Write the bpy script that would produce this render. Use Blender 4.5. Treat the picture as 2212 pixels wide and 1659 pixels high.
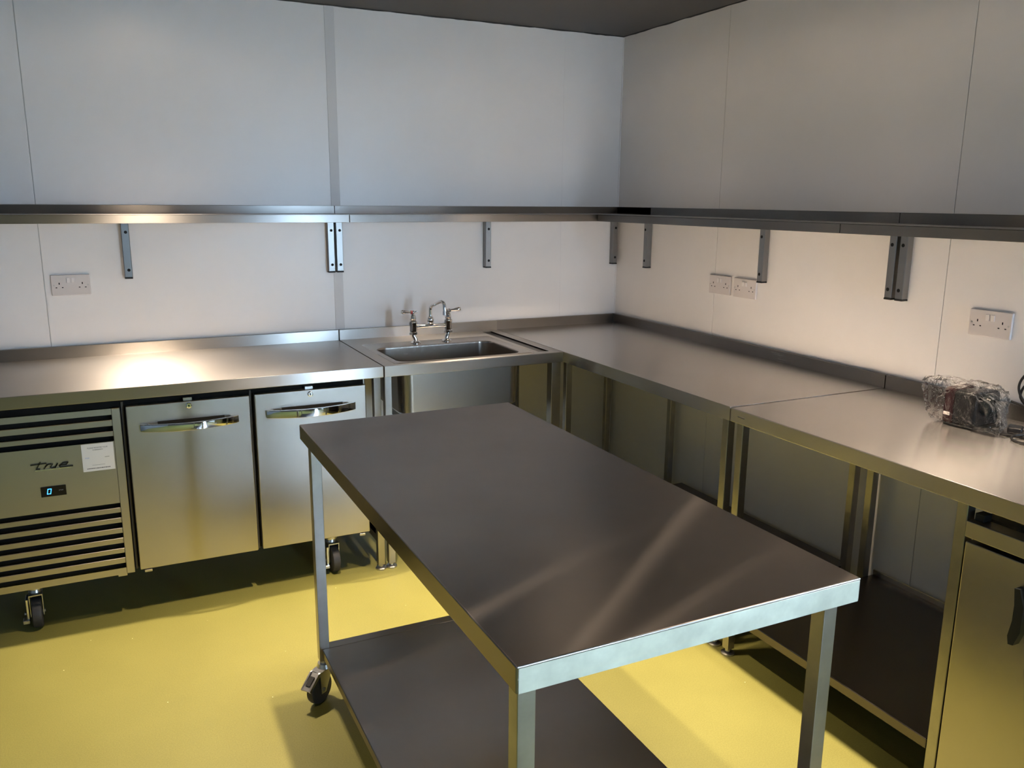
import bpy, bmesh, math, random
from mathutils import Vector, Matrix, noise
random.seed(7)
S = bpy.context.scene
C = S.collection
for o in list(bpy.data.objects): bpy.data.objects.remove(o)
PI = math.pi

# ------------------------------------------------------------------ camera
FPX = 1806.66
yaw, pit, rol = .4545, -.2170, .0080
F = Vector((math.sin(yaw)*math.cos(pit), math.cos(yaw)*math.cos(pit), math.sin(pit)))
Rt = F.cross(Vector((0, 0, 1))).normalized(); U = Rt.cross(F)
r_ = Rt*math.cos(rol)+U*math.sin(rol); u_ = U*math.cos(rol)-Rt*math.sin(rol)
cd = bpy.data.cameras.new('camera'); cam = bpy.data.objects.new('camera', cd); C.objects.link(cam)
M = Matrix((r_, u_, -F)).transposed().to_4x4(); M.translation = Vector((-2.5763, -3.9638, 1.5679))
cam.matrix_world = M
cd.sensor_width = 36; cd.lens = 36*FPX/2212; cd.clip_start = .05
S.camera = cam

# ------------------------------------------------------------------ light
S.view_settings.view_transform = 'Standard'; S.view_settings.look = 'None'
S.view_settings.gamma = 1; S.view_settings.use_curve_mapping = False
S.view_settings.exposure = 0
S.cycles.use_denoising = True
S.cycles.max_bounces = 10; S.cycles.diffuse_bounces = 5; S.cycles.glossy_bounces = 6
S.cycles.transparent_max_bounces = 16
S.cycles.sample_clamp_indirect = 60.0
w = bpy.data.worlds.new('world'); S.world = w; w.use_nodes = True
bg = w.node_tree.nodes['Background']; bg.inputs[0].default_value = (.57, .73, 1.0, 1); bg.inputs[1].default_value = 84

def area_portal(name, loc, rot, sx, sy):
    l = bpy.data.lights.new(name, 'AREA'); l.shape = 'RECTANGLE'; l.size = sx; l.size_y = sy
    l.cycles.is_portal = True
    o = bpy.data.objects.new(name, l); o.location = loc; o.rotation_euler = rot; C.objects.link(o)
GL_Y0, GL_Y1, GL_Z1, GL_Z0 = -5.85, -3.50, 2.30, .98      # glazed doors in the right wall
FW_X0, FW_X1, FW_Z0, FW_Z1 = -.66, -.34, .02, 2.12   # window in the wall behind the camera
area_portal('daylight_portal', (.10, (GL_Y0+GL_Y1)/2, (GL_Z0+GL_Z1)/2), (0, PI/2, 0), GL_Z1-GL_Z0, GL_Y1-GL_Y0)
area_portal('daylight_portal', ((FW_X0+FW_X1)/2, -6.1, (FW_Z0+FW_Z1)/2), (PI/2, 0, 0), FW_X1-FW_X0, FW_Z1-FW_Z0)

WARM = (1.0, .80, .60)
LAMPS = [  # fixture x, y, direction in which its two bulbs are apart, watts per bulb
    (-2.37, -.69, 'x', 215), (-1.86, -1.49, 'y', 175), (-.77, -1.80, 'y', 280), (-.68, -.78, 'y', 105),
    (-2.95, -2.6, 'y', 42), (-.77, -3.0, 'y', 140)]

# ------------------------------------------------------------------ materials
def newmat(name):
    m = bpy.data.materials.new(name); m.use_nodes = True
    return m, m.node_tree, m.node_tree.nodes['Principled BSDF']
def setp(b, color=None, rough=None, metal=None, **k):
    if color is not None: b.inputs['Base Color'].default_value = (*color, 1)
    if rough is not None: b.inputs['Roughness'].default_value = rough
    if metal is not None: b.inputs['Metallic'].default_value = metal
    for a, v in k.items(): b.inputs[a].default_value = v
def plain(name, color, rough=.5, metal=0, **k):
    m, t, b = newmat(name); setp(b, color, rough, metal, **k); return m
def nd(t, ty, **k):
    n = t.nodes.new(ty)
    for a, v in k.items(): setattr(n, a, v)
    return n
def coords(t, scale=(1, 1, 1)):
    g = nd(t, 'ShaderNodeNewGeometry'); mp = nd(t, 'ShaderNodeMapping')
    mp.inputs['Scale'].default_value = scale
    t.links.new(g.outputs['Position'], mp.inputs['Vector']); return mp.outputs[0]
def noise_tex(t, vec, sc, det=3, rough=.5):
    n = nd(t, 'ShaderNodeTexNoise'); n.inputs['Scale'].default_value = sc
    n.inputs['Detail'].default_value = det; n.inputs['Roughness'].default_value = rough
    t.links.new(vec, n.inputs['Vector']); return n.outputs['Fac']
def maprange(t, src, a, b, c, d):
    m = nd(t, 'ShaderNodeMapRange')
    for i, v in zip((1, 2, 3, 4), (a, b, c, d)): m.inputs[i].default_value = v
    t.links.new(src, m.inputs[0]); return m.outputs[0]
def mixcol(t, fac, A, B):
    m = nd(t, 'ShaderNodeMix', data_type='RGBA')
    t.links.new(fac, m.inputs[0]); m.inputs[6].default_value = (*A, 1); m.inputs[7].default_value = (*B, 1)
    return m.outputs[2]
def bump(t, b, h, strength, dist=.001):
    n = nd(t, 'ShaderNodeBump'); n.inputs['Strength'].default_value = strength; n.inputs['Distance'].default_value = dist
    t.links.new(h, n.inputs['Height']); t.links.new(n.outputs[0], b.inputs['Normal'])

def steel(name, brush, base=(.45, .43, .405), rough=.34, aniso=.92, smudge=0.0):
    """brushed stainless steel; brush = direction of the grain"""
    m, t, b = newmat(name); setp(b, base, rough, 1.0)
    b.inputs['Anisotropic'].default_value = aniso
    g = nd(t, 'ShaderNodeNewGeometry'); cr = nd(t, 'ShaderNodeVectorMath', operation='CROSS_PRODUCT')
    t.links.new(g.outputs['Normal'], cr.inputs[0]); cr.inputs[1].default_value = brush
    t.links.new(cr.outputs[0], b.inputs['Tangent'])
    sc = tuple(8 if abs(v) > .5 else 700 for v in brush)
    n1 = noise_tex(t, coords(t, sc), 1, 3, .6)
    n2 = noise_tex(t, coords(t), 5, 3)
    add = nd(t, 'ShaderNodeMath', operation='MULTIPLY_ADD')
    t.links.new(n2, add.inputs[0]); add.inputs[1].default_value = .03+smudge; t.links.new(maprange(t, n1, .3, .7, rough-.065, rough-.045), add.inputs[2])
    t.links.new(add.outputs[0], b.inputs['Roughness'])
    k = tuple(c*(.95-smudge) for c in base)
    n3 = noise_tex(t, coords(t), 14 if smudge else 4, 4, .6)
    t.links.new(mixcol(t, maprange(t, n3, .35, .62, 0, 1), base, k), b.inputs['Base Color'])
    return m
M_sx = steel('brushed_steel_along_x', (1, 0, 0))
M_sy = steel('brushed_steel_along_y', (0, 1, 0), base=(.60, .57, .54), rough=.29)
def brushed_beckmann(name, brush, base, rough, aniso):
    m = bpy.data.materials.new(name); m.use_nodes = True; t = m.node_tree; t.nodes.clear()
    o = nd(t, 'ShaderNodeOutputMaterial'); g = nd(t, 'ShaderNodeNewGeometry'); cr = nd(t, 'ShaderNodeVectorMath', operation='CROSS_PRODUCT')
    t.links.new(g.outputs['Normal'], cr.inputs[0]); cr.inputs[1].default_value = brush
    b = nd(t, 'ShaderNodeBsdfAnisotropic', distribution='BECKMANN')
    t.links.new(cr.outputs[0], b.inputs['Tangent']); b.inputs['Roughness'].default_value = rough; b.inputs['Anisotropy'].default_value = -aniso
    n3 = noise_tex(t, coords(t), 3.5, 4, .6); k = tuple(c*.94 for c in base)
    t.links.new(mixcol(t, maprange(t, n3, .35, .62, 0, 1), base, k), b.inputs['Color'])
    b2 = nd(t, 'ShaderNodeBsdfAnisotropic', distribution='BECKMANN'); b2.inputs['Roughness'].default_value = .30
    t.links.new(b.inputs['Color'].links[0].from_socket, b2.inputs['Color'])
    mx = nd(t, 'ShaderNodeMixShader'); mx.inputs[0].default_value = .72
    t.links.new(b.outputs[0], mx.inputs[1]); t.links.new(b2.outputs[0], mx.inputs[2])
    t.links.new(mx.outputs[0], o.inputs[0]); return m
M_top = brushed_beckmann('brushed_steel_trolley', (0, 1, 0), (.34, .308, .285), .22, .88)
M_lipx = steel('handled_lip_reflection_tint', (1, 0, 0), base=(.60, .60, .50), rough=.42, aniso=.3, smudge=.14)  # smudges, plus a greenish tint painting in the reflected yellow floor
M_sz = steel('brushed_steel_upright', (0, 0, 1), rough=.34, aniso=.4, smudge=.08)
M_door = steel('fridge_steel', (0, 0, 1), base=(.51, .48, .445), rough=.35, aniso=.3)
M_shelf_x = steel('shelf_steel_along_x', (1, 0, 0), base=(.36, .345, .33), rough=.38)
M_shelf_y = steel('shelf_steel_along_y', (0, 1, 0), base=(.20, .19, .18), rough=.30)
M_under = steel('undershelf_steel', (0, 1, 0), base=(.17, .15, .14), rough=.30)
M_bowl = plain('sink_steel', (.42, .38, .34), .27, 1.0)
M_brk = steel('bracket_steel', (0, 0, 1), base=(.30, .29, .28), rough=.36, aniso=.3)
M_chrome = plain('chrome', (.80, .80, .80), .06, 1.0)
M_zinc = plain('zinc_plate', (.55, .55, .54), .3, 1.0)
M_black = plain('black_plastic', (.006, .006, .006), .5)
M_void = plain('black_recess', (.003, .003, .003), .9)
M_rubber = plain('grey_rubber', (.035, .033, .033), .55)
M_white = plain('white_socket_plastic', (.66, .62, .61), .3)
M_hub = plain('grey_nylon', (.12, .12, .12), .45)

def wall_mat():
    m, t, b = newmat('white_wall_cladding'); setp(b, (.74, .73, .73), .33)
    n = noise_tex(t, coords(t), 1.6, 5, .6)
    t.links.new(mixcol(t, maprange(t, n, .4, .75, 0, 1), (.82, .805, .80), (.77, .755, .75)), b.inputs['Base Color'])
    n2 = noise_tex(t, coords(t), 1.1, 2)
    bump(t, b, n2, .25, .01)
    return m
M_wall = wall_mat()
M_dwall = plain('painted_shade_cladding', (.07, .07, .072), .6)  # dark colour stands in for dimness on the unlit left wall
M_joint = plain('grey_joint', (.60, .60, .59), .6)
M_strip = plain('joint_strip', (.66, .65, .65), .45)
def floor_mat():
    m, t, b = newmat('lime_resin_floor'); setp(b, (.60, .60, .19), .42)
    n = noise_tex(t, coords(t), 260, 2, .6); n2 = noise_tex(t, coords(t), 3, 4, .6)
    c1 = mixcol(t, maprange(t, n, .35, .65, 0, 1), (.19, .178, .042), (.228, .215, .057))
    mx = nd(t, 'ShaderNodeMix', data_type='RGBA', blend_type='MULTIPLY'); mx.inputs[0].default_value = 1
    t.links.new(c1, mx.inputs[6]); t.links.new(mixcol(t, maprange(t, n2, .35, .7, 0, 1), (1, 1, 1), (.90, .90, .88)), mx.inputs[7])
    # sparse mica flecks
    v = nd(t, 'ShaderNodeTexVoronoi'); v.inputs['Scale'].default_value = 26; t.links.new(coords(t), v.inputs['Vector'])
    fl = maprange(t, v.outputs['Distance'], .035, .05, 1, 0)
    mf = nd(t, 'ShaderNodeMix', data_type='RGBA'); t.links.new(fl, mf.inputs[0]); t.links.new(mx.outputs[2], mf.inputs[6]); mf.inputs[7].default_value = (.95, .93, .70, 1)
    wn = nd(t, 'ShaderNodeTexWhiteNoise'); t.links.new(v.outputs['Position'], wn.inputs['Vector'])
    gt = nd(t, 'ShaderNodeMath', operation='GREATER_THAN'); t.links.new(wn.outputs['Value'], gt.inputs[0]); gt.inputs[1].default_value = .9
    ml = nd(t, 'ShaderNodeMath', operation='MULTIPLY'); t.links.new(fl, ml.inputs[0]); t.links.new(gt.outputs[0], ml.inputs[1])
    t.links.new(ml.outputs[0], mf.inputs[0])
    t.links.new(mf.outputs[2], b.inputs['Base Color'])
    bump(t, b, n, .25, .0006)
    return m
M_floor = floor_mat()
M_ceil = plain('dark_grey_ceiling_paint', (.064, .064, .067), .6)
M_mastic = plain('black_mastic', (.015, .015, .015), .6)
def glass_mat(name, tint, a):
    m = bpy.data.materials.new(name); m.use_nodes = True; t = m.node_tree; t.nodes.clear()
    o = nd(t, 'ShaderNodeOutputMaterial'); tr = nd(t, 'ShaderNodeBsdfTransparent'); gl = nd(t, 'ShaderNodeBsdfGlossy')
    tr.inputs[0].default_value = (*tint, 1); gl.inputs['Roughness'].default_value = .03
    fr = nd(t, 'ShaderNodeFresnel'); mx = nd(t, 'ShaderNodeMixShader')
    t.links.new(fr.outputs[0], mx.inputs[0]); t.links.new(tr.outputs[0], mx.inputs[1]); t.links.new(gl.outputs[0], mx.inputs[2])
    t.links.new(mx.outputs[0], o.inputs[0]); return m
M_glass = glass_mat('window_glass', (.93, .97, .95), 1)
def emis(name, col, st):
    m, t, b = newmat(name); setp(b, (0, 0, 0), .5)
    b.inputs['Emission Color'].default_value = (*col, 1); b.inputs['Emission Strength'].default_value = st; return m
M_led = emis('blue_digit', (.03, .26, 1.0), 7)
M_bulb = emis('lit_bulb', WARM, 12)

# ------------------------------------------------------------------ builders
class MB:
    def __init__(s): s.bm = bmesh.new()
    def box(s, x0, x1, y0, y1, z0, z1, bev=0, seg=2):
        r = bmesh.ops.create_cube(s.bm, size=1)
        for v in r['verts']:
            v.co = Vector(((x0+x1)/2+v.co.x*(x1-x0), (y0+y1)/2+v.co.y*(y1-y0), (z0+z1)/2+v.co.z*(z1-z0)))
        if bev:
            ed = list({e for v in r['verts'] for e in v.link_edges})
            bmesh.ops.bevel(s.bm, geom=ed, offset=bev, segments=seg, profile=.5, affect='EDGES')
        return s
    def cyl(s, a, b, r, r2=None, n=20):
        a, b = Vector(a), Vector(b); d = b-a
        q = Vector((0, 0, 1)).rotation_difference(d.normalized())
        bmesh.ops.create_cone(s.bm, cap_ends=True, segments=n, radius1=r, radius2=r if r2 is None else r2, depth=d.length,
                              matrix=Matrix.Translation((a+b)/2) @ q.to_matrix().to_4x4())
        return s
    def sph(s, c, r, n=16, sc=(1, 1, 1)):
        bmesh.ops.create_uvsphere(s.bm, u_segments=n, v_segments=n//2, radius=r, matrix=Matrix.Translation(c) @ Matrix.Diagonal((*sc, 1)))
        return s
    def lathe(s, c, prof, n=24, axis=(0, 0, 1)):
        q = Vector((0, 0, 1)).rotation_difference(Vector(axis)).to_matrix(); c = Vector(c); rings = []
        for r, z in prof:
            rings.append([s.bm.verts.new(c+q @ Vector((r*math.cos(2*PI*i/n), r*math.sin(2*PI*i/n), z))) for i in range(n)])
        for A, B in zip(rings, rings[1:]):
            for i in range(n): s.bm.faces.new((A[i], A[(i+1) % n], B[(i+1) % n], B[i]))
        s.bm.faces.new(rings[0][::-1]); s.bm.faces.new(rings[-1]); return s
    def tube(s, pts, r, n=10, rs=None):
        pts = [Vector(p) for p in pts]; rings = []; up = None
        for i, p in enumerate(pts):
            d = (pts[min(i+1, len(pts)-1)]-pts[max(i-1, 0)]).normalized()
            if up is None: up = d.orthogonal().normalized()
            up = (up-d*up.dot(d)).normalized(); sd = d.cross(up); rr = rs[i] if rs else r
            rings.append([s.bm.verts.new(p+(up*math.cos(2*PI*k/n)+sd*math.sin(2*PI*k/n))*rr) for k in range(n)])
        for A, B in zip(rings, rings[1:]):
            for i in range(n): s.bm.faces.new((A[i], A[(i+1) % n], B[(i+1) % n], B[i]))
        s.bm.faces.new(rings[0][::-1]); s.bm.faces.new(rings[-1]); return s
    def prism(s, poly, a, b, ax='y'):
        """polygon of (u,v) extruded along ax from a to b"""
        def P(u, v, t): return {'y': (u, t, v), 'x': (t, u, v), 'z': (u, v, t)}[ax]
        A = [s.bm.verts.new(P(u, v, a)) for u, v in poly]; B = [s.bm.verts.new(P(u, v, b)) for u, v in poly]
        n = len(poly)
        for i in range(n): s.bm.faces.new((A[i], A[(i+1) % n], B[(i+1) % n], B[i]))
        s.bm.faces.new(A[::-1]); s.bm.faces.new(B); return s
    def xf(s, mat):
        bmesh.ops.transform(s.bm, matrix=mat, verts=s.bm.verts); return s

def wloc(o):
    v = Vector((0, 0, 0))
    while o: v = v+o.location; o = o.parent
    return v
def obj(name, mb, mat, parent=None, origin=None, smooth=True, label=None):
    bm = mb.bm; bmesh.ops.recalc_face_normals(bm, faces=bm.faces)
    base = wloc(parent) if parent else Vector((0, 0, 0))
    off = Vector(origin) if origin is not None else base
    bmesh.ops.translate(bm, vec=-off, verts=bm.verts)
    me = bpy.data.meshes.new(name); bm.to_mesh(me); bm.free(); me.materials.append(mat)
    if smooth:
        me.shade_smooth(); me.set_sharp_from_angle(angle=math.radians(35))
    o = bpy.data.objects.new(name, me); C.objects.link(o); o.parent = parent; o.location = off-base
    if smooth:
        wn = o.modifiers.new('weighted_normal', 'WEIGHTED_NORMAL'); wn.keep_sharp = True; wn.weight = 100
    if label: o['label'] = label
    return o
def thing(name, label, cat, loc, group=None):
    o = bpy.data.objects.new(name, None); o.empty_display_size = .05; C.objects.link(o); o.location = loc
    o['label'] = label; o['category'] = cat
    if group: o['group'] = group
    return o
def tag(o, label, cat, group=None):
    o['label'] = label; o['category'] = cat
    if group: o['group'] = group
    return o
def struct(name, mb, mat, parent=None, smooth=True):
    o = obj(name, mb, mat, parent, smooth=smooth)
    if parent is None: o['kind'] = 'structure'
    return o

# ------------------------------------------------------------------ room
HC = 2.41; XL, YF = -4.45, -6.0
struct('floor', MB().box(XL-.1, .1, YF-.1, .1, -.05, 0), M_floor, smooth=False)
struct('ceiling', MB().box(XL-.1, .1, YF-.1, .1, HC, HC+.05), M_ceil, smooth=False)
struct('ground', MB().box(-9, 8, -14, 5, -.12, -.06), plain('outdoor_paving', (.50, .50, .48), .8), smooth=False)
PT = .004
wb = struct('wall_back', MB().box(XL-.1, .1, PT, .12, 0, HC), M_joint, smooth=False)
xs = [XL, -4.018, -2.797, -1.566, -.350, 0]
for a, b in zip(xs, xs[1:]):
    obj('wall_panel', MB().box(a+.0016, b-(.0016 if b < 0 else 0), 0, PT, .0, HC, .0006, 1), M_wall, wb)
obj('joint_strip', MB().box(-1.588, -1.544, -.0022, 0, .95, HC, .001, 1), M_strip, wb, label='raised grey joint strip')
obj('joint_strip', MB().box(-.357, -.341, -.0012, 0, .95, HC, .0005, 1), M_wall, wb)
wr = struct('wall_right', MB().box(PT, .12, GL_Y1, .1, 0, HC).box(PT, .12, YF-.1, GL_Y0, 0, HC).box(PT, .12, GL_Y0, GL_Y1, GL_Z1, HC).box(PT, .12, GL_Y0, GL_Y1, 0, GL_Z0), M_joint, smooth=False)
ys = [0, -.846, -2.045, -3.245, GL_Y1]
for b, a in zip(ys, ys[1:]):
    obj('wall_panel', MB().box(0, PT, a+.0012, b-(.0012 if b < 0 else 0), 0, HC, .0006, 1), M_wall, wr)
obj('wall_panel', MB().box(0, PT, YF, GL_Y0, 0, HC), M_wall, wr)
obj('wall_panel', MB().box(0, PT, GL_Y0, GL_Y1, GL_Z1, HC), M_wall, wr); obj('wall_panel', MB().box(0, PT, GL_Y0, GL_Y1, 0, GL_Z0), M_wall, wr)
wl = struct('wall_left', MB().box(XL-.12, XL-PT, YF-.1, .1, 0, HC), M_joint, smooth=False)
for i in range(5): obj('wall_panel', MB().box(XL-PT, XL, YF+i*1.2+.0012, YF+(i+1)*1.2-.0012, 0, HC), M_dwall, wl)
wf = struct('wall_front', MB().box(XL, FW_X0, YF-.12, YF, 0, HC).box(FW_X1, 0, YF-.12, YF, 0, HC)
            .box(FW_X0, FW_X1, YF-.12, YF, FW_Z1, HC).box(FW_X0, FW_X1, YF-.12, YF, 0, FW_Z0), plain('painted_shade_wall', (.07, .07, .072), .7), smooth=False)  # wall colour darkened to paint in the dim rear of the room
# glazing: frames with panes
def glazing(name, horiz, a0, a1, z0, z1, pos, cols):
    mb = MB(); f = .045
    def bx(u0, u1, q0, q1, d=.05):
        if horiz: mb.box(u0, u1, pos-d, pos, q0, q1, .002, 1)
        else: mb.box(pos, pos+d, u0, u1, q0, q1, .002, 1)
    bx(a0, a1, z1-f, z1); bx(a0, a1, z0, z0+f)
    us = [a0+(a1-a0)*i/cols for i in range(cols+1)]
    for i, u in enumerate(us):
        c = min(max(u, a0+f/2), a1-f/2); bx(c-f/2, c+f/2, z0+f, z1-f)
    w_ = struct(name, mb, plain('dark_window_frame', (.05, .05, .055), .4))
    for u, v in zip(us, us[1:]):
        g = MB()
        if horiz: g.box(u+.01, v-.01, pos-.028, pos-.022, z0+.02, z1-.02)
        else: g.box(pos+.022, pos+.028, u+.01, v-.01, z0+.02, z1-.02)
        obj('pane', g, M_glass, w_, smooth=False)
glazing('window_1', True, FW_X0, FW_X1, FW_Z0, FW_Z1, YF, 1)
glazing('window_2', False, GL_Y0, GL_Y1, GL_Z0, GL_Z1, .0, 2)
# ragged bead of black mastic where walls meet ceiling, pale bead in the wall corner
def bead(name, axis, a, b, mat, zc, r0=.0035):
    pts, rs = [], []; n = 160
    for i in range(n+1):
        t = a+(b-a)*i/n; k = noise.noise(Vector((t*9, 3.1, 0)))+.6*noise.noise(Vector((t*31, 7, 0)))
        pts.append((t, -.002, zc) if axis == 'x' else (-.002, t, zc)); rs.append(r0*(1+.8*max(-.6, k)))
    struct(name, MB().tube(pts, r0, 6, rs), mat)
bead('trim_1', 'x', XL+.01, -.002, M_mastic, HC-.001)
bead('trim_2', 'y', YF+.01, -.002, M_mastic, HC-.001)
struct('trim_3', MB().cyl((-.003, -.003, .95), (-.003, -.003, HC-.006), .003, n=8), M_wall)

# ------------------------------------------------------------------ downlights (twin)
def downlight(x, y, d, watt, label, k=0):
    t = thing('twin_downlight', label, 'light', (x, y, HC), 'twin ceiling downlights')
    hx, hy = (.105, .055) if d == 'x' else (.055, .105)
    fr = MB()
    o, i_ = .0, .012
    fr.box(x-hx, x+hx, y-hy, y-hy+i_, HC-.012, HC).box(x-hx, x+hx, y+hy-i_, y+hy, HC-.012, HC)
    fr.box(x-hx, x-hx+i_, y-hy+i_, y+hy-i_, HC-.012, HC).box(x+hx-i_, x+hx, y-hy+i_, y+hy-i_, HC-.012, HC)
    fr.box(x-hx+i_, x+hx-i_, y-hy+i_, y+hy-i_, HC-.003, HC)
    obj('frame', fr, M_black, t)
    l = bpy.data.lights.new('spill_light', 'SPOT'); l.energy = watt*.011; l.color = WARM
    l.spot_size = math.radians(172); l.spot_blend = .3; l.shadow_soft_size = .03
    lo = bpy.data.objects.new('spill_light', l); lo.parent = t; lo.location = (0, 0, -.02); C.objects.link(lo)
    for s in (-1, 1):
        bx, by = (x+s*.05, y) if d == 'x' else (x, y+s*.05)
        obj('bulb', MB().lathe((bx, by, HC-.003), [(.012, 0), (.030, -.006), (.032, -.012), (.026, -.0125)], 20), M_bulb, t)
        l = bpy.data.lights.new('bulb_light', 'SPOT'); l.energy = watt; l.color = WARM
        l.spot_size = math.radians(78); l.spot_blend = .9; l.shadow_soft_size = .022
        lo = bpy.data.objects.new('bulb_light', l); lo.parent = t; lo.location = (bx-x, by-y, -.02); C.objects.link(lo)
LL = ['black twin downlight in the ceiling above the fridge counter', 'black twin downlight in the ceiling above the wheeled table',
      'black twin downlight in the ceiling above the right counter', 'black twin downlight in the ceiling near the back corner',
      'black twin downlight in the ceiling left of the camera', 'black twin downlight in the ceiling above the small fridge']
for (a, b, c, d), l in zip(LAMPS, LL): downlight(a, b, c, d, l)

# ------------------------------------------------------------------ worktops on frames
H = .90; TH = .046; UP = .0494; D = .732; DR = .742
XJ, YJ, XS = -1.578, -1.862, -.738
def foot(mb, x, y):
    mb.cyl((x, y, 0), (x, y, .006), .024, n=20).cyl((x, y, .006), (x, y, .012), .024, .015, 20).cyl((x, y, .012), (x, y, .04), .011, n=12)
def leg(root, x, y, w=.03, z1=H-TH, z0=.022):
    l = obj('leg', MB().box(x-w/2, x+w/2, y-w/2, y+w/2, z0, z1, .0015, 1), M_sz, root)
    m = MB(); foot(m, x, y); obj('foot', m, M_zinc, l)
G = .0018
# left worktop (over the fridge counter)
X0 = -3.45
t = thing('steel_worktop_table', 'stainless steel worktop table standing over the fridge counter at left', 'table', (-2.5, -.37, 0), 'stainless steel worktop units')
obj('worktop', MB().box(X0, XJ-G, -D, -.022, H-TH, H, .003, 2), M_sx, t)
obj('upstand', MB().box(X0, XJ-G, -.022, -.004, H-TH, H+UP, .002, 2), M_sx, t)
for x in (XJ-.022, X0+.03):
    for y in (-D+.045, -.05): leg(t, x, y)
    obj('side_rail', MB().box(x-.012, x+.012, -D+.06, -.065, .12, .15, .001, 1), M_sz, t)
# right run, first unit
t = thing('steel_corner_worktop_table', 'stainless steel worktop table fitted into the back corner right of the sink', 'table', (-.37, -.93, 0), 'stainless steel worktop units')
obj('worktop', MB().box(-DR, -.022, YJ+G, -.022, H-TH, H+.0022, .0012, 2), M_sy, t)
obj('upstand', MB().box(-.022, -.004, YJ+G, -.004, H-TH, H+UP, .002, 2), M_shelf_y, t)
obj('upstand', MB().box(-DR, -.022, -.022, -.004, H-TH, H+UP, .002, 2), M_shelf_x, t)
for x, y in ((-DR+.045, YJ+.055), (-.06, YJ+.062), (-.06, -.045), (-.06, -.643), (-DR+.045, -.70)): leg(t, x, y)
obj('undershelf', MB().box(-DR+.035, -.03, YJ+.07, -.72, .145, .175, .002, 1), M_under, t)
# right run, second unit
YE = -3.42
t = thing('steel_worktop_table', 'stainless steel worktop table at right under the bagged appliance', 'table', (-.37, -2.6, 0), 'stainless steel worktop units')
obj('worktop', MB().box(-DR, -.022, YE, YJ-G, H-TH, H, .003, 2), M_sy, t)
obj('upstand', MB().box(-.022, -.004, YE, YJ-G, H-TH, H+UP, .002, 2), M_shelf_y, t)
for x, y in ((-DR+.045, -1.880), (-.06, -1.884), (-DR+.045, -2.695), (-.06, -2.695), (-DR+.045, YE+.03), (-.06, YE+.03)): leg(t, x, y)
obj('undershelf', MB().box(-DR+.028, -.02, -2.679, -1.897, .145, .175, .002, 1), M_under, t)
obj('undershelf_upstand', MB().box(-.02, -.012, -2.679, -1.897, .145, .195, .001, 1), M_sy, t)
# small paper label
obj('scuff_mark', MB().box(-DR-.0006, -DR+.001, -1.932, -1.900, .8765, .8795), plain('dark_scuff', (.05, .045, .04), .7), t, label='small dark scuff on the front lip')

# sink unit
t = thing('steel_sink_unit', 'stainless steel sink unit with an inset bowl between the two worktops', 'sink', (-1.16, -.37, 0))
BX0, BX1, BY0, BY1 = -1.492, -.925, -.682, -.318     # bowl opening
def rrect(x0, x1, y0, y1, r, n=6):
    P = []
    for cx, cy, a0 in ((x1-r, y1-r, 0), (x0+r, y1-r, PI/2), (x0+r, y0+r, PI), (x1-r, y0+r, 1.5*PI)):
        for i in range(n+1):
            a = a0+PI/2*i/n; P.append((cx+r*math.cos(a), cy+r*math.sin(a)))
    return P
def ring(bm, P, z): return [bm.verts.new((x, y, z)) for x, y in P]
def bridge(bm, A, B):
    n = len(A)
    for i in range(n): bm.faces.new((A[i], A[(i+1) % n], B[(i+1) % n], B[i]))
xa, xb, ya, yb = XJ+G, XS-G, -D, -.022
mb = MB(); bm = mb.bm
slot = (-.842, -.790, -.684, -.055)
# front lip + side lips
mb.box(xa, xb, ya, ya+.02, H-TH, H-.0002, .003, 2)
mb.box(xa, xa+.02, ya+.02, yb, H-TH, H-.0006).box(xb-.02, xb, ya+.02, yb, H-TH, H-.0006)
# deck sheet around bowl and slot, 4 mm thick
def plate(x0, x1, y0, y1): mb.box(x0, x1, y0, y1, H-.005, H)
plate(xa, BX0-.03, ya+.004, yb); plate(BX1+.03, slot[0], ya+.004, yb); plate(slot[1], xb, ya+.004, yb)
plate(slot[0], slot[1], ya+.004, slot[2]); plate(slot[0], slot[1], slot[3], yb)
plate(BX0-.03, BX1+.03, ya+.004, BY0-.02); plate(BX0-.03, BX1+.03, BY1+.02, yb)
obj('worktop', mb, M_sx, t)
obj('dark_reflection_slot', MB().box(slot[0]-.004, slot[1]+.004, slot[2]-.004, slot[3]+.004, H-.012, H-.006), plain('reflection_dark_steel', (.10, .095, .09), .4, 1.0), t, label='long slot beside the bowl, coloured dark for its reflection')  # dark colour paints in the dark reflection along this steel strip
obj('upstand', MB().box(xa, xb, -.022, -.004, H-TH, H+UP, .002, 2), M_sx, t)
# raised outer rim of the drop-in bowl
mb = MB(); bm = mb.bm
R0 = rrect(-1.520, -.868, -.706, -.196, .012); R1 = rrect(-1.512, -.876, -.698, -.204, .012)
outer = [(x, y) for x, y in R0]
inn = rrect(BX0, BX1, BY0, BY1, .055)
A0 = ring(bm, R0, H); A1 = ring(bm, R1, H+.0035); 
B0 = ring(bm, rrect(BX0-.014, BX1+.014, BY0-.010, BY1+.014, .065), H+.0035)
B1 = ring(bm, rrect(BX0-.004, BX1+.004, BY0-.003, BY1+.004, .057), H+.0015); B2 = ring(bm, inn, H-.008)
B3 = ring(bm, rrect(BX0+.006, BX1-.006, BY0+.006, BY1-.006, .052), H-.225)
B4 = ring(bm, rrect(BX0+.03, BX1-.03, BY0+.03, BY1-.03, .04), H-.25)
for a, b in ((A0, A1), (A1, B0), (B0, B1), (B1, B2), (B2, B3), (B3, B4)): bridge(bm, a, b)
bm.faces.new(B4)
obj('bowl', mb, M_bowl, t, label='rectangular steel sink bowl with rounded corners')
obj('waste', MB().lathe((-1.21, -.50, H-.249), [(.042, 0), (.042, .003), (.030, .003), (.028, .0005)], 24), M_chrome, t)
mb = MB(); bm = mb.bm
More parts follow.
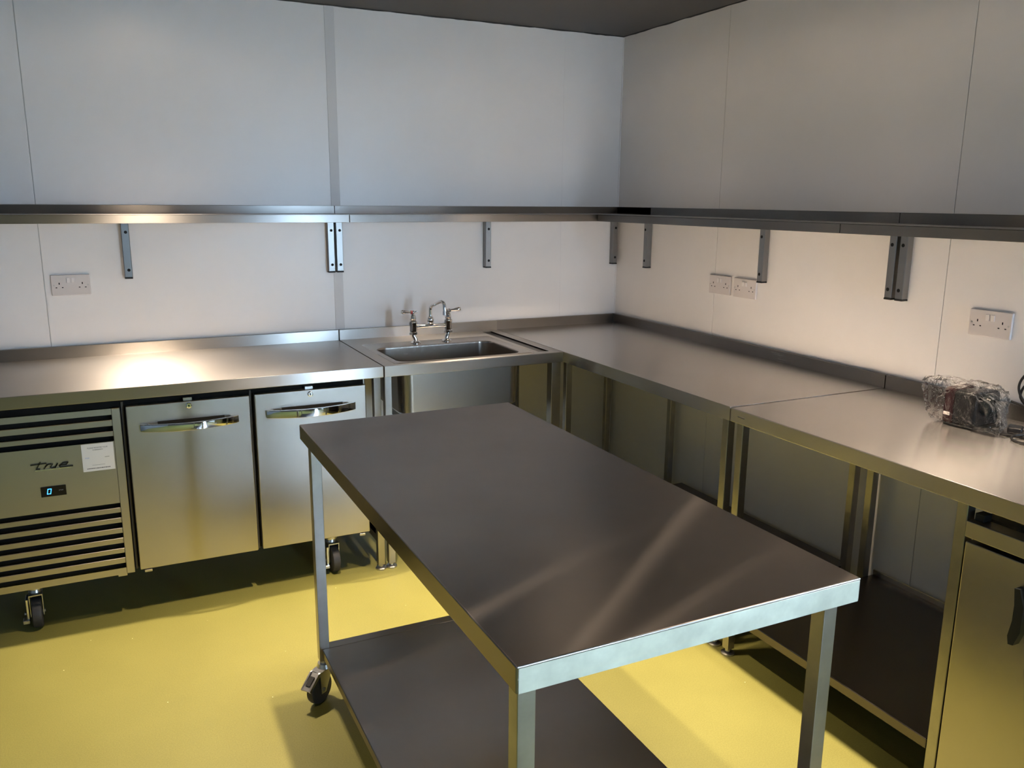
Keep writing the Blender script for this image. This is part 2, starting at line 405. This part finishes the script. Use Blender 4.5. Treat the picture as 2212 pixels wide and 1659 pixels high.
A = ring(bm, rrect(-1.435, -.885, -.60, -.29, .03), H-.03); B = ring(bm, rrect(-1.435, -.885, -.60, -.29, .03), H-.30)
bridge(bm, A, B); bm.faces.new(B[::-1])
obj('bowl_housing', mb, steel('housing_steel', (1, 0, 0), base=(.24, .23, .21), rough=.3, aniso=.4), t)
obj('waste_pipe', MB().cyl((-1.21, -.45, .12), (-1.21, -.45, H-.30), .02).cyl((-1.21, -.45, .12), (-1.21, -.02, .10), .02), M_black, t)
for x, y, w_ in ((-1.553, -D+.045, .03), (xa+.03, -.05, .03), (-.763, -D+.045, .046), (xb-.03, -.05, .03)): leg(t, x, y, w_)
obj('side_rail', MB().box(-1.56, -1.536, -D+.06, -.065, .12, .15, .001, 1), M_sz, t)
obj('side_rail', MB().box(-.778, -.754, -D+.07, -.065, .12, .15, .001, 1), M_sz, t)

# bridge tap
t = thing('bridge_mixer_tap', 'chrome bridge mixer tap with two levers behind the sink bowl', 'tap', (-1.198, -.262, H))
z0 = H+.0035; ty = -.262
for i, x in enumerate((-1.286, -1.110)):
    s = -1 if i == 0 else 1
    b = MB(); k = -s*.010
    b.lathe((x+k, ty-.004, z0), [(.024, 0), (.024, .004), (.017, .010), (.010, .014)], 24)
    b.tube([(x+k, ty-.004, z0+.010), (x+k*.9, ty-.003, z0+.022), (x+k*.2, ty, z0+.034), (x, ty, z0+.044)], .010, 14)
    b.lathe((x, ty, z0+.040), [(.011, 0), (.020, .002), (.020, .012), (.016, .015), (.017, .020), (.0175, .048), (.019, .052), (.019, .062), (.013, .070), (.016, .076), (.013, .090), (.008, .098), (.007, .106)], 24)
    p = obj('pillar', b, M_chrome, t)
    zz = z0+.146
    q = MB().sph((x, ty, zz), .009, 14)
    q.cyl((x-s*.015, ty, zz), (x, ty, zz), .006, n=12).sph((x-s*.016, ty, zz), .0065, 10)
    e = Vector((s*.056, -.006, .006))
    o_ = Vector((x+s*.006, ty, zz))
    q.tube([o_, o_+e*.25, o_+e*.6, o_+e*.85, o_+e*.97, o_+e], .005, 12, [.0045, .0055, .0085, .0105, .008, .002])
    obj('lever', q, M_chrome, t)
    obj('indicator_ring', MB().cyl((x+s*.004, ty, zz), (x+s*.011, ty, zz), .0085, n=16), plain('red_ring' if i == 0 else 'dark_ring', (.30, .02, .02) if i == 0 else (.02, .02, .03), .4), t)
zb = z0+.078
obj('bridge', MB().cyl((-1.286, ty, zb), (-1.110, ty, zb), .0085, n=18).cyl((-1.272, ty, zb), (-1.262, ty, zb), .0115, n=18).cyl((-1.134, ty, zb), (-1.124, ty, zb), .0115, n=18), M_chrome, t)
sp = MB(); sx = -1.200
sp.lathe((sx, ty, zb+.004), [(.014, 0), (.016, .006), (.013, .012), (.0165, .018), (.0165, .030), (.012, .038), (.009, .042)], 22)
P = [(sx, ty, zb+.04), (sx, ty, zb+.075), (sx+0.0012, ty-.003, zb+.088), (sx+0.0054, ty-.013, zb+.097), (sx+0.0240, ty-.058, zb+.118), (sx+0.0300, ty-.073, zb+.121),
     (sx+0.0342, ty-.084, zb+.116), (sx+0.0366, ty-.089, zb+.104), (sx+0.0372, ty-.091, zb+.085), (sx+0.0372, ty-.091, zb+.072)]
sp.tube(P, .0078, 14)
sp.cyl((P[-1][0], P[-1][1], zb+.060), (P[-1][0], P[-1][1], zb+.078), .0105, n=18)
obj('spout', sp, M_chrome, t)

# ------------------------------------------------------------------ counter fridge at left
def castor(root, x, y, ang, top, rw=.05, ww=.030, brake=True, stem=True):
    """swivel castor; ang = trailing direction"""
    d = Vector((math.cos(ang), math.sin(ang), 0)); n = Vector((-d.y, d.x, 0))
    c = Vector((x, y, 0))+d*.028
    m4 = Matrix((( d.x, n.x, 0, c.x), (d.y, n.y, 0, c.y), (0, 0, 1, 0), (0, 0, 0, 1)))
    b = MB(); ft = rw*2+.012
    b.cyl((-.028, 0, ft), (-.028, 0, ft+.014), .024, .020, 20)
    if top-ft-.014 > .001: b.cyl((-.028, 0, ft+.013), (-.028, 0, top), .013 if stem else .026, n=16)
    for s in (-1, 1):
        y0, y1 = sorted((s*(ww/2+.003), s*(ww/2+.0055)))
        b.prism([(-.048, ft), (.014, ft), (.012, rw-.012), (-.010, rw-.012)], y0, y1, 'y')
    b.box(-.048, .014, -(ww/2+.0055), ww/2+.0055, ft-.003, ft+.001)
    b.cyl((0, -(ww/2+.010), rw), (0, ww/2+.010, rw), .006, n=10)
    b.xf(m4)
    k = obj('castor', b, M_zinc, root)
    wv = MB().lathe((0, -ww/2, rw), [(rw*.55, .0), (rw-.006, 0), (rw-.0015, .003), (rw, ww*.3), (rw, ww*.7), (rw-.0015, ww-.003), (rw-.006, ww), (rw*.55, ww)], 32, (0, 1, 0))
    obj('tyre', wv.xf(m4), M_rubber, k)
    hb = MB().lathe((0, -ww/2-.001, rw), [(.010, 0), (.012, .001), (rw*.5, .003), (rw*.62, .001), (rw*.62, ww+.001), (rw*.5, ww-.001), (.012, ww+.001), (.010, ww+.002)], 28, (0, 1, 0))
    obj('hub', hb.xf(m4), M_hub, k)
    if brake:
        p = MB(); p.prism([(.010, ft+.002), (.022, ft+.001), (.066, rw+.026), (.062, rw+.019), (.014, ft-.010)], -.018, -.013, 'y')
        p.prism([(.010, ft+.002), (.022, ft+.001), (.066, rw+.026), (.062, rw+.019), (.014, ft-.010)], .013, .018, 'y')
        p.prism([(.010, ft+.002), (.066, rw+.026), (.064, rw+.022), (.010, ft-.002)], -.018, .018, 'y')
        obj('brake_pedal', p.xf(m4), M_zinc, k)
        bt = MB(); bt.prism([(.030, ft-.006), (.056, rw+.037), (.052, rw+.030), (.028, ft-.012)], -.008, .008, 'y')
        obj('brake_button', bt.xf(m4), M_black, k)
    return k

t = thing('counter_fridge', 'two-door stainless steel counter fridge on castors under the left worktop', 'fridge', (-2.34, -.36, 0))
FX0, FX1 = -3.05, -1.636
obj('cabinet', MB().box(FX0, FX1, -.645, -.04, .18, .838, .003, 1), M_door, t)
obj('gasket_recess', MB().box(FX0+.002, FX1-.012, -.662, -.645, .182, .846), M_void, t, label='black recess behind the doors')
for a, b in ((-2.5625, -2.5475), (-2.108, -2.093)):
    obj('mullion', MB().box(a+.003, b-.003, -.668, -.662, .178, .835, .001, 1), plain('dark_mullion', (.10, .09, .08), .5, 1.0), t)
def fridge_door(x0, x1, z0, z1, hx0, hx1, hz0, hz1, lx, lz):
    d_ = obj('door', MB().box(x0, x1, -.70, -.664, z0, z1, .004, 3), M_door, t)
    # bowed chrome bar handle
    hb = MB(); bm = hb.bm; n = 28; rings = []
    for i in range(n+1):
        s = i/n; x = hx0+(hx1-hx0)*s; k = math.sin(PI*s); y = -.703-.042*k**.8 - .004
        zt, zb_ = hz1, hz0-.002*k
        th = .010 if 0 < i < n else .007
        rings.append([bm.verts.new((x, y-th/2, zb_+.002)), bm.verts.new((x, y-th/2-.001, (zb_+zt)/2)), bm.verts.new((x, y-th/2, zt-.002)), bm.verts.new((x, y-th/2+.002, zt)),
                      bm.verts.new((x, y+th/2, zt)), bm.verts.new((x, y+th/2, zb_)), bm.verts.new((x, y-th/2+.002, zb_))])
    for A, B in zip(rings, rings[1:]): bridge(bm, A, B)
    bm.faces.new(rings[0][::-1]); bm.faces.new(rings[-1])
    for s, x in ((1, hx0), (-1, hx1)): hb.box(min(x, x+s*.03), max(x, x+s*.03), -.708, -.6995, hz0, hz1, .002, 1)
    obj('handle', hb, M_chrome, d_, label='bowed polished chrome bar handle')
    obj('grip_gap_shade', MB().box(hx0+.06, hx1-.05, -.7008, -.699, hz0+.012, hz1+.004), M_void, d_)  # flat black patch on the door, painting the shaded gap behind the bar
    lk = MB().lathe((lx, -.700, lz), [(.011, 0), (.011, .003), (.008, .005), (.0075, .004)], 22, (0, -1, 0))
    obj('lock', lk, M_chrome, d_)
    obj('keyhole', MB().cyl((lx, -.7042, lz), (lx, -.7050, lz), .0028, n=12).box(lx-.001, lx+.001, -.705, -.7042, lz-.006, lz+.001), M_void, d_)
    obj('latch_plate', MB().box(lx-.018, lx+.014, -.69, -.672, z1, z1+.012, .001, 1), M_zinc, d_)
fridge_door(-2.545, -2.108, .183, .822, -2.501, -2.154, .7235, .7515, -2.329, .806)
fridge_door(-2.091, -1.648, .184, .824, -2.049, -1.696, .727, .758, -1.875, .807)
# louvred machine panel
g = obj('machine_panel', MB().box(-2.592, -2.563, -.70, -.676, .178, .82, .002, 1).box(FX0, -3.022, -.70, -.676, .178, .82, .002, 1)
        .box(-3.022, -2.592, -.70, -.696, .461, .6985).box(-3.022, -2.592, -.70, -.696, .7975, .82).box(-3.022, -2.592, -.70, -.696, .178, .2035), M_door, t)
zs = [(.222, .2445), (.263, .2825), (.302, .3235), (.342, .363), (.383, .403), (.423, .443), (.717, .736), (.755, .778)]
for a, b in zs: obj('slat', MB().box(-3.022, -2.592, -.70, -.690, a, b, .0015, 1), M_door, g)
# moulded badge lettering
strokes = [[(-2.862, .643), (-2.814, .6445)], [(-2.832, .650), (-2.846, .6265), (-2.836, .6250)],
           [(-2.812, .640), (-2.822, .6250)], [(-2.818, .632), (-2.808, .6400), (-2.799, .6400)],
           [(-2.794, .640), (-2.802, .6285), (-2.798, .6255), (-2.788, .6265), (-2.779, .640)], [(-2.780, .638), (-2.788, .6250)],
           [(-2.772, .6325), (-2.752, .6325), (-2.746, .640), (-2.762, .640), (-2.774, .6300), (-2.771, .6250), (-2.732, .6250)]]
b = MB()
def stroke(b, pts, w_, y0, y1, dx=0, dz=0):
    for (ax, az), (bx, bz) in zip(pts, pts[1:]):
        dd = Vector((bx-ax, bz-az)).normalized(); nn = Vector((-dd.y, dd.x))*w_/2; e = dd*w_*.35
        b.prism([(ax-e.x-nn.x+dx, az-e.y-nn.y+dz), (bx+e.x-nn.x+dx, bz+e.y-nn.y+dz), (bx+e.x+nn.x+dx, bz+e.y+nn.y+dz), (ax-e.x+nn.x+dx, az-e.y+nn.y+dz)], y0, y1, 'y')
for s in strokes: stroke(b, s, .0032, -.7065, -.7035)
obj('badge_letters', b, plain('badge_black', (.012, .011, .01), .3), g, label='raised dark slanted lettering')
b = MB()
b.prism([(-2.852, .6185), (-2.850, .6225), (-2.736, .6225), (-2.739, .6185)], -.7035, -.6995, 'y')
obj('badge_backing', b, plain('badge_silver', (.75, .74, .68), .25, 1.0), g, label='silver edge below the lettering')
ds = obj('temperature_display', MB().box(-2.841, -2.761, -.704, -.699, .520, .557, .001, 1), plain('display_black', (.008, .006, .008), .12), g)
# seven segment 0, leaning
b = MB(); cx, cz, sw, sh = -2.8145, .5395, .0066, .0090
for (ax, az, bx, bz) in ((-1, 1, 1, 1), (-1, -1, 1, -1), (-1, 1, -1, .1), (1, 1, 1, .1), (-1, -.1, -1, -1), (1, -.1, 1, -1)):
    f = lambda u, v: (cx+u*sw*.8+v*.0016, cz+v*sh)
    stroke(b, [f(ax, az), f(bx, bz)], .0019, -.7046, -.7039)
obj('digit', b, M_led, g, label='glowing blue digit 0')
def text(name, s, size, x, z, y, mat, parent, rot=0, align='CENTER', shear=0):
    cu = bpy.data.curves.new('t', 'FONT'); cu.body = s; cu.size = size; cu.align_x = align; cu.extrude = .0001; cu.shear = shear; cu.resolution_u = 2
    to = bpy.data.objects.new('t', cu); C.objects.link(to); dg = bpy.context.evaluated_depsgraph_get(); dg.update()
    me = bpy.data.meshes.new_from_object(to.evaluated_get(dg)); bpy.data.objects.remove(to); bpy.data.curves.remove(cu)
    me.transform(Matrix.Translation((x, y, z)) @ Matrix.Rotation(rot, 4, 'Y') @ Matrix.Rotation(PI/2, 4, 'X'))
    me.transform(Matrix.Translation(-wloc(parent))); me.materials.append(mat)
    o = bpy.data.objects.new(name, me); C.objects.link(o); o.parent = parent; return o
M_ink = plain('grey_ink', (.10, .10, .11), .7); M_blueink = plain('pale_blue_ink', (.30, .42, .75), .7)
M_dim = plain('dim_print', (.22, .21, .22), .6)
text('display_print', 'true', .0085, -2.778, .5385, -.7043, M_dim, g, shear=.4)
# sticker
st = obj('sticker', MB().box(-2.7005, -2.596, -.7012, -.6998, .5945, .6965), plain('sticker_paper', (.80, .79, .78), .5), g, label='white paper sticker with small print')
text('sticker_print', 'PLEASE REGISTER YOUR', .0062, -2.648, .6795, -.7014, M_ink, g)
text('sticker_print', 'WARRANTY', .0062, -2.648, .6715, -.7014, M_ink, g)
text('sticker_print', 'true', .008, -2.6845, .6435, -.7014, M_blueink, g, shear=.3)
b = MB()
x = -2.6875
random.seed(3)
while x < -2.611:
    l = random.uniform(.002, .006); b.box(x, min(x+l, -2.609), -.7016, -.7011, .6035, .6062); x += l+.0012
b.box(-2.670, -2.628, -.7016, -.7011, .6165, .6171)
b.box(-2.627, -2.612, -.7016, -.7011, .6435, .6446)
obj('sticker_print', b, M_ink, g)['kind'] = 'stuff'
# hinge tabs along the bottom
for a, b_ in ((-2.622, -2.590), (-2.530, -2.503), (-1.692, -1.668)):
    obj('hinge_tab', MB().box(a, b_, -.698, -.672, .170, .180, .001, 1), M_door, t)
for x, y in ((-2.905, -.600), (-1.792, -.595), (-2.905, -.13), (-1.792, -.13)):
    castor(t, x, y, -PI/2+.05, .180, rw=.058, ww=.034, brake=False, stem=False)
    if y < -.3:
        obj('brake_tab', MB().box(x-.045, x-.022, y-.060, y-.025, .028, .042, .002, 1).cyl((x-.040, y-.03, .058), (x-.028, y-.03, .058), .006, n=10).box(x-.032, x-.022, y-.05, y, .034, .12, .002, 1), plain('pale_zinc', (.72, .72, .70), .3, 1.0), t)

# ------------------------------------------------------------------ small fridge under the right end
t = thing('undercounter_fridge', 'small stainless steel undercounter fridge below the right end of the worktop', 'fridge', (-.38, -3.03, 0))
RY0, RY1 = -3.34, -2.716
obj('cabinet', MB().box(-.672, -.06, RY0, RY1, .09, .812, .004, 1), plain('dark_cabinet', (.03, .03, .03), .4), t)
obj('fascia', MB().box(-.722, -.672, RY0, RY1, .766, .808, .003, 2), M_door, t)
d_ = obj('door', MB().box(-.722, -.676, RY0, RY1-.004, .092, .756, .004, 2), M_door, t)
b = MB(); b.prism([(-2.869, .700), (-2.882, .702), (-2.896, .66), (-2.896, .60), (-2.884, .562), (-2.872, .560), (-2.868, .58), (-2.874, .62), (-2.874, .66)], -.745, -.722, 'x')
obj('handle', b, plain('dark_handle', (.015, .018, .02), .35), d_, label='dark vertical pull handle')
obj('hinge_block', MB().box(-.70, -.67, RY1-.03, RY1-.006, .808, .826, .001, 1), M_black, t)
for x in (-.62, -.12):
    for y in (RY0+.05, RY1-.05):
        obj('foot', MB().cyl((x, y, 0), (x, y, .09), .018, n=16), M_black, t)

# ------------------------------------------------------------------ wheeled table in the middle
TX0, TX1, TY0, TY1 = -2.0825, -1.3815, -2.975, -1.492
t = thing('mobile_steel_table', 'stainless steel prep table on castors in the middle of the lime floor', 'table', ((TX0+TX1)/2, (TY0+TY1)/2, 0))
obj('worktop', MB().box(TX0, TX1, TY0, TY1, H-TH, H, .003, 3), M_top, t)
obj('front_lip', MB().box(TX0+.004, TX1-.004, TY0-.0006, TY0+.004, H-TH+.001, H-.004), M_lipx, t, label='handled, smudged front lip of the table with the reflected floor tint painted in')
for x in (TX0+.029+.004, TX1-.036):
    for y in (TY0+.045, TY1-.045):
        obj('leg', MB().box(x-.016, x+.016, y-.016, y+.016, .135, H-TH, .002, 2), M_sz, t)
        castor(t, x, y, math.radians(218) if y > -2 else math.radians(250), .137, rw=.049, ww=.028, brake=True)
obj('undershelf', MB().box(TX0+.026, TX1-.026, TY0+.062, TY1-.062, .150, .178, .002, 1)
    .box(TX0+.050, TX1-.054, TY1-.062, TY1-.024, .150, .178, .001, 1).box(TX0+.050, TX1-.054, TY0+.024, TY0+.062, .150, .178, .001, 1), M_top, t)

# ------------------------------------------------------------------ wall shelves and brackets
HS, DS, DSR, SU = 1.498, .274, .299, .0356; SL = .034; SXJ, SYJ = -1.576, -1.844
def bracket(x, y, wall, label, ln=.24):
    w_ = .031
    if wall == 'b':
        t = thing('shelf_bracket', label, 'bracket', (x, 0, HS-SL), 'steel shelf brackets on the back wall')
        ar = MB().box(x-w_/2, x+w_/2, -.032, -.001, 1.231, HS-.003, .002, 1).box(x-w_/2, x+w_/2, -ln, -.032, HS-.034, HS-.003, .002, 1)
        obj('bracket_arm', ar, M_brk, t)
        obj('end_cap', MB().box(x-w_/2, x+w_/2, -.033, -.001, 1.225, 1.2315, .001, 1), M_black, t)
        for z in (1.262, 1.421): obj('screw_hole', MB().cyl((x+.002, -.0325, z), (x+.002, -.0315, z), .0065, n=16), M_void, t)
    else:
        t = thing('shelf_bracket', label, 'bracket', (0, y, HS-SL), 'steel shelf brackets on the right wall')
        ar = MB().box(-.032, -.001, y-w_/2, y+w_/2, 1.231, HS-.003, .002, 1).box(-ln, -.032, y-w_/2, y+w_/2, HS-.034, HS-.003, .002, 1)
        obj('bracket_arm', ar, M_brk, t)
        obj('end_cap', MB().box(-.033, -.001, y-w_/2, y+w_/2, 1.225, 1.2315, .001, 1), M_black, t)
        for z in (1.262, 1.421): obj('screw_hole', MB().cyl((-.0325, y+.002, z), (-.0315, y+.002, z), .0065, n=16), M_void, t)
def shelf(name, label, x0, x1, y0, y1, wall, extra=None):
    t = thing(name, label, 'shelf', ((x0+x1)/2, (y0+y1)/2, HS), 'stainless steel wall shelves')
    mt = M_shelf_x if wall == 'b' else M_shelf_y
    m_ = MB().box(x0, x1, y0, y1, HS-.0025, HS)
    if wall == 'b': m_.box(x0, x1, y0, y0+.012, HS-SL, HS, .0015, 2)
    else: m_.box(x0, x0+.012, y0, y1, HS-SL, HS, .0015, 2)
    obj('shelf_board', m_, mt, t)
    u = MB()
    if wall == 'b': u.box(x0, x1, -.014, -.002, HS-.0025, HS+SU, .001, 1)
    else: u.box(-.014, -.002, y0, y1, HS-.0025, HS+SU, .001, 1)
    if extra: u.box(*extra, .001, 1)
    obj('upstand', u, mt, t)
shelf('wall_shelf', 'long stainless steel wall shelf above the fridge counter', -3.46, SXJ-.001, -DS, -.003, 'b')
shelf('wall_shelf', 'stainless steel wall shelf above the sink reaching into the corner', SXJ+.001, -.003, -DS, -.003, 'b', (-.014, -.002, -.33, -.014, HS-.0025, HS+SU))
shelf('wall_shelf', 'stainless steel wall shelf above the corner worktop on the right wall', -DSR, -.003, SYJ+.001, -DS-.001, 'r')
shelf('wall_shelf', 'stainless steel wall shelf above the bagged appliance on the right wall', -DSR, -.003, -3.42, SYJ-.001, 'r')
bracket(-2.476, 0, 'b', 'steel bracket right of the socket, under the shelf over the fridge counter')
bracket(-1.602, 0, 'b', 'left bracket of the close pair left of the tap')
bracket(-1.566+.004, 0, 'b', 'right bracket of the close pair left of the tap')
bracket(-.795, 0, 'b', 'lone steel bracket on the back wall, right of the tap')
bracket(-.032, 0, 'b', 'steel bracket on the back wall tight against the room corner')
bracket(0, -.316, 'r', 'first steel bracket on the right wall from the room corner')
bracket(0, -1.176, 'r', 'lone steel bracket just right of the two neighbouring sockets')
bracket(0, -1.842, 'r', 'left bracket of the close pair on the right wall')
bracket(0, -1.888, 'r', 'right bracket of the close pair on the right wall')
bracket(-3.30, 0, 'b', 'steel bracket at the far left end of the back wall shelf')
bracket(0, -3.20, 'r', 'steel bracket at the far end of the right wall shelf')

# ------------------------------------------------------------------ double sockets
def socket(px, py, pz, wall, label):
    """built facing -Y at origin, then turned for the right wall"""
    R = Matrix.Translation((px, py, pz)) @ (Matrix.Identity(4) if wall == 'b' else Matrix.Rotation(-PI/2, 4, 'Z'))
    t = thing('double_socket', label, 'socket', (px, py, pz), 'white double wall sockets')
    obj('faceplate', MB().box(-.073, .073, -.0105, -.0005, -.043, .043, .003, 3).xf(R), M_white, t)
    for s in (-1, 1):
        obj('switch', MB().box(s*.009-.0065, s*.009+.0065, -.0135, -.010, .009, .030, .001, 1).xf(R), plain('switch_plastic', (.74, .71, .70), .3), t)
        c = s*.043
        obj('pin_holes', MB().box(c-.002, c+.002, -.0108, -.0100, .003, .011).box(c-.0145, c-.0085, -.0108, -.0100, -.0115, -.0080).box(c+.0085, c+.0145, -.0108, -.0100, -.0115, -.0080).xf(R), M_void, t)
        obj('screw', MB().cyl((s*.0635, -.0100, 0), (s*.0635, -.0112, 0), .0032, n=14).xf(R), M_zinc, t)
socket(-2.699, 0, 1.205, 'b', 'white double socket on the back wall above the fridge counter')
socket(0, -.893, 1.190, 'r', 'white double socket on the right wall, left one of the neighbouring two')
socket(0, -1.063, 1.189, 'r', 'white double socket on the right wall beside the lone bracket')
socket(0, -2.228, 1.187, 'r', 'white double socket on the right wall above the bagged appliance')

# ------------------------------------------------------------------ bagged appliance
t = thing('small_appliance', 'small dark appliance with maroon side, inside the clear plastic bag', 'appliance', (-.20, -2.34, H))
A, B, Cc = Vector((-.282, -2.285)), Vector((-.266, -2.392)), Vector((-.150, -2.415))
ex = (A-B).normalized(); ang = math.atan2(ex.y, ex.x)
def prof_body(y0, y1): pass
Rm = Matrix.Translation((-.266, -2.392, H)) @ Matrix.Rotation(math.atan2(B.y-A.y, B.x-A.x)+PI/2-.12, 4, 'Z')
# local: x to the wall (depth), y towards the back-left, body 0..0.135 x 0..0.11
b = MB().box(0, .125, .002, .078, .004, .112, .014, 4); obj('housing', b.xf(Rm), plain('charcoal_plastic', (.012, .012, .013), .22, **{'Specular IOR Level': .22}), t)
b = MB().box(-.002, .120, .072, .108, .002, .118, .012, 4); obj('side_panel', b.xf(Rm), plain('maroon_plastic', (.030, .009, .011), .25, **{'Specular IOR Level': .22}), t, label='maroon side panel')
b = MB().box(.0, .12, .004, .10, .0, .006, .002, 1); obj('base', b.xf(Rm), M_black, t)
b = MB().lathe((.055, -.0, .075), [(.034, -.002), (.036, .012), (.030, .022), (.024, .023), (.022, .016)], 28, (0, -1, 0)); obj('dial', b.xf(Rm), plain('dial_plastic', (.010, .014, .015), .2, **{'Specular IOR Level': .22}), t)
b = MB().box(-.0035, -.0015, .080, .100, .030, .040, .0005, 1); obj('rating_label', b.xf(Rm), plain('label_white', (.80, .72, .68), .5), t, label='small white label')
# crumpled clear bag
def bag_mat():
    m = bpy.data.materials.new('clear_polythene'); m.use_nodes = True; tt = m.node_tree; tt.nodes.clear()
    o = nd(tt, 'ShaderNodeOutputMaterial'); tr = nd(tt, 'ShaderNodeBsdfTransparent'); tr.inputs[0].default_value = (.97, .96, .95, 1)
    gl = nd(tt, 'ShaderNodeBsdfGlossy'); gl.inputs['Roughness'].default_value = .05
    df = nd(tt, 'ShaderNodeBsdfDiffuse'); df.inputs[0].default_value = (.8, .78, .76, 1)
    fr = nd(tt, 'ShaderNodeLayerWeight'); fr.inputs[0].default_value = .30
    n = noise_tex(tt, coords(tt), 38, 3, .6); bp_ = nd(tt, 'ShaderNodeBump'); bp_.inputs['Strength'].default_value = .9; bp_.inputs['Distance'].default_value = .014
    tt.links.new(n, bp_.inputs['Height'])
    for q in (gl, fr): tt.links.new(bp_.outputs[0], q.inputs['Normal'])
    m1 = nd(tt, 'ShaderNodeMixShader'); lw = nd(tt, 'ShaderNodeLayerWeight'); lw.inputs[0].default_value = .5; pw = nd(tt, 'ShaderNodeMath', operation='POWER'); pw.inputs[1].default_value = 3.0; tt.links.new(lw.outputs['Facing'], pw.inputs[0]); ms = nd(tt, 'ShaderNodeMath', operation='MULTIPLY'); ms.inputs[1].default_value = .35; tt.links.new(pw.outputs[0], ms.inputs[0]); tt.links.new(ms.outputs[0], m1.inputs[0]); tt.links.new(bp_.outputs[0], lw.inputs['Normal'])
    tt.links.new(tr.outputs[0], m1.inputs[1]); tt.links.new(df.outputs[0], m1.inputs[2])
    m2 = nd(tt, 'ShaderNodeMixShader'); k = nd(tt, 'ShaderNodeMath', operation='MULTIPLY'); k.inputs[1].default_value = .8
    tt.links.new(fr.outputs['Fresnel'], k.inputs[0]); tt.links.new(k.outputs[0], m2.inputs[0])
    tt.links.new(m1.outputs[0], m2.inputs[1]); tt.links.new(gl.outputs[0], m2.inputs[2]); tt.links.new(m2.outputs[0], o.inputs[0])
    return m
b = MB(); bm = b.bm
bmesh.ops.create_icosphere(bm, subdivisions=5, radius=1)
ctr = Vector((-.205, -2.338, .962))
for v in bm.verts:
    n = v.co.normalized()
    # superellipsoid around the appliance
    q = Vector((math.copysign(abs(n.x)**.55, n.x), math.copysign(abs(n.y)**.55, n.y), math.copysign(abs(n.z)**.55, n.z)))
    p = Vector((q.x*.078, q.y*.076, q.z*.064))
    w1 = noise.noise(n*3.2); w2 = abs(noise.noise(n*7.3+Vector((4, 1, 2)))); w3 = abs(noise.noise(n*15+Vector((9, 3, 1))))
    p += n*(.010*w1+.012*w2+.006*w3)
    # knot of film at the upper left, loose tail at the lower right
    d1 = n.dot(Vector((-.25, .80, .52)).normalized()); p += Vector((-.01, .038, .030))*max(0, (d1-.72)/.28)**1.6
    d1 = n.dot(Vector((-.50, .85, -.1)).normalized()); p += Vector((-.02, .026, .0))*max(0, (d1-.7)/.3)**1.2
    d2 = n.dot(Vector((-.45, -.85, -.35)).normalized()); p += Vector((-.008, -.060, -.006))*max(0, (d2-.62)/.38)**1.3
    c = ctr+p
    c.z = max(c.z, H+.0012+.002*w3)
    v.co = c
tag(obj('plastic_bag', b, bag_mat()), 'crumpled clear plastic bag wrapped around the small dark appliance', 'bag')

# black cable with its plug behind the bag
t = thing('power_cable', 'coiled black power cable lying beside the bagged appliance', 'cable', (-.13, -2.50, H))
def catmull(P, n=10):
    P = [Vector(p) for p in P]; out = []
    Q = [P[0]]+P+[P[-1]]
    for i in range(1, len(Q)-2):
        for k in range(n):
            s = k/n; a, b_, c, d = Q[i-1], Q[i], Q[i+1], Q[i+2]
            out.append(.5*((2*b_)+(c-a)*s+(2*a-5*b_+4*c-d)*s*s+(3*b_-a-3*c+d)*s**3))
    out.append(P[-1]); return out
cz = H+.0045
pts = [(-.235, -2.455, cz), (-.215, -2.50, cz), (-.205, -2.58, cz), (-.16, -2.66, cz), (-.09, -2.64, cz), (-.07, -2.56, cz), (-.075, -2.50, H+.03), (-.085, -2.430, H+.07), (-.09, -2.402, H+.118), (-.09, -2.42, H+.165),
       (-.09, -2.47, H+.190), (-.09, -2.53, H+.17), (-.085, -2.555, H+.12), (-.08, -2.52, H+.07), (-.08, -2.455, H+.055), (-.085, -2.408, H+.09), (-.09, -2.43, H+.14), (-.095, -2.49, H+.15), (-.10, -2.56, H+.10), (-.11, -2.60, H+.03), (-.15, -2.63, cz), (-.22, -2.60, cz), (-.27, -2.56, cz), (-.265, -2.515, cz), (-.235, -2.50, cz+.006), (-.20, -2.53, cz+.008), (-.19, -2.62, cz), (-.22, -2.70, cz)]
obj('cord', MB().tube(catmull(pts), .0038, 8), M_black, t)
pts = [(-.10, -2.39, H+.075), (-.095, -2.44, H+.066), (-.09, -2.50, H+.06), (-.10, -2.58, H+.02), (-.13, -2.62, cz)]
obj('cord', MB().tube(catmull(pts), .0034, 8), M_black, t)
Rp = Matrix.Translation((-.175, -2.462, H)) @ Matrix.Rotation(.5, 4, 'Z')
obj('plug', MB().box(-.024, .024, -.020, .020, .001, .022, .006, 3).cyl((0, -.034, .012), (0, -.018, .012), .006, .008, 12).xf(Rp), plain('plug_black', (.01, .01, .011), .35), t)
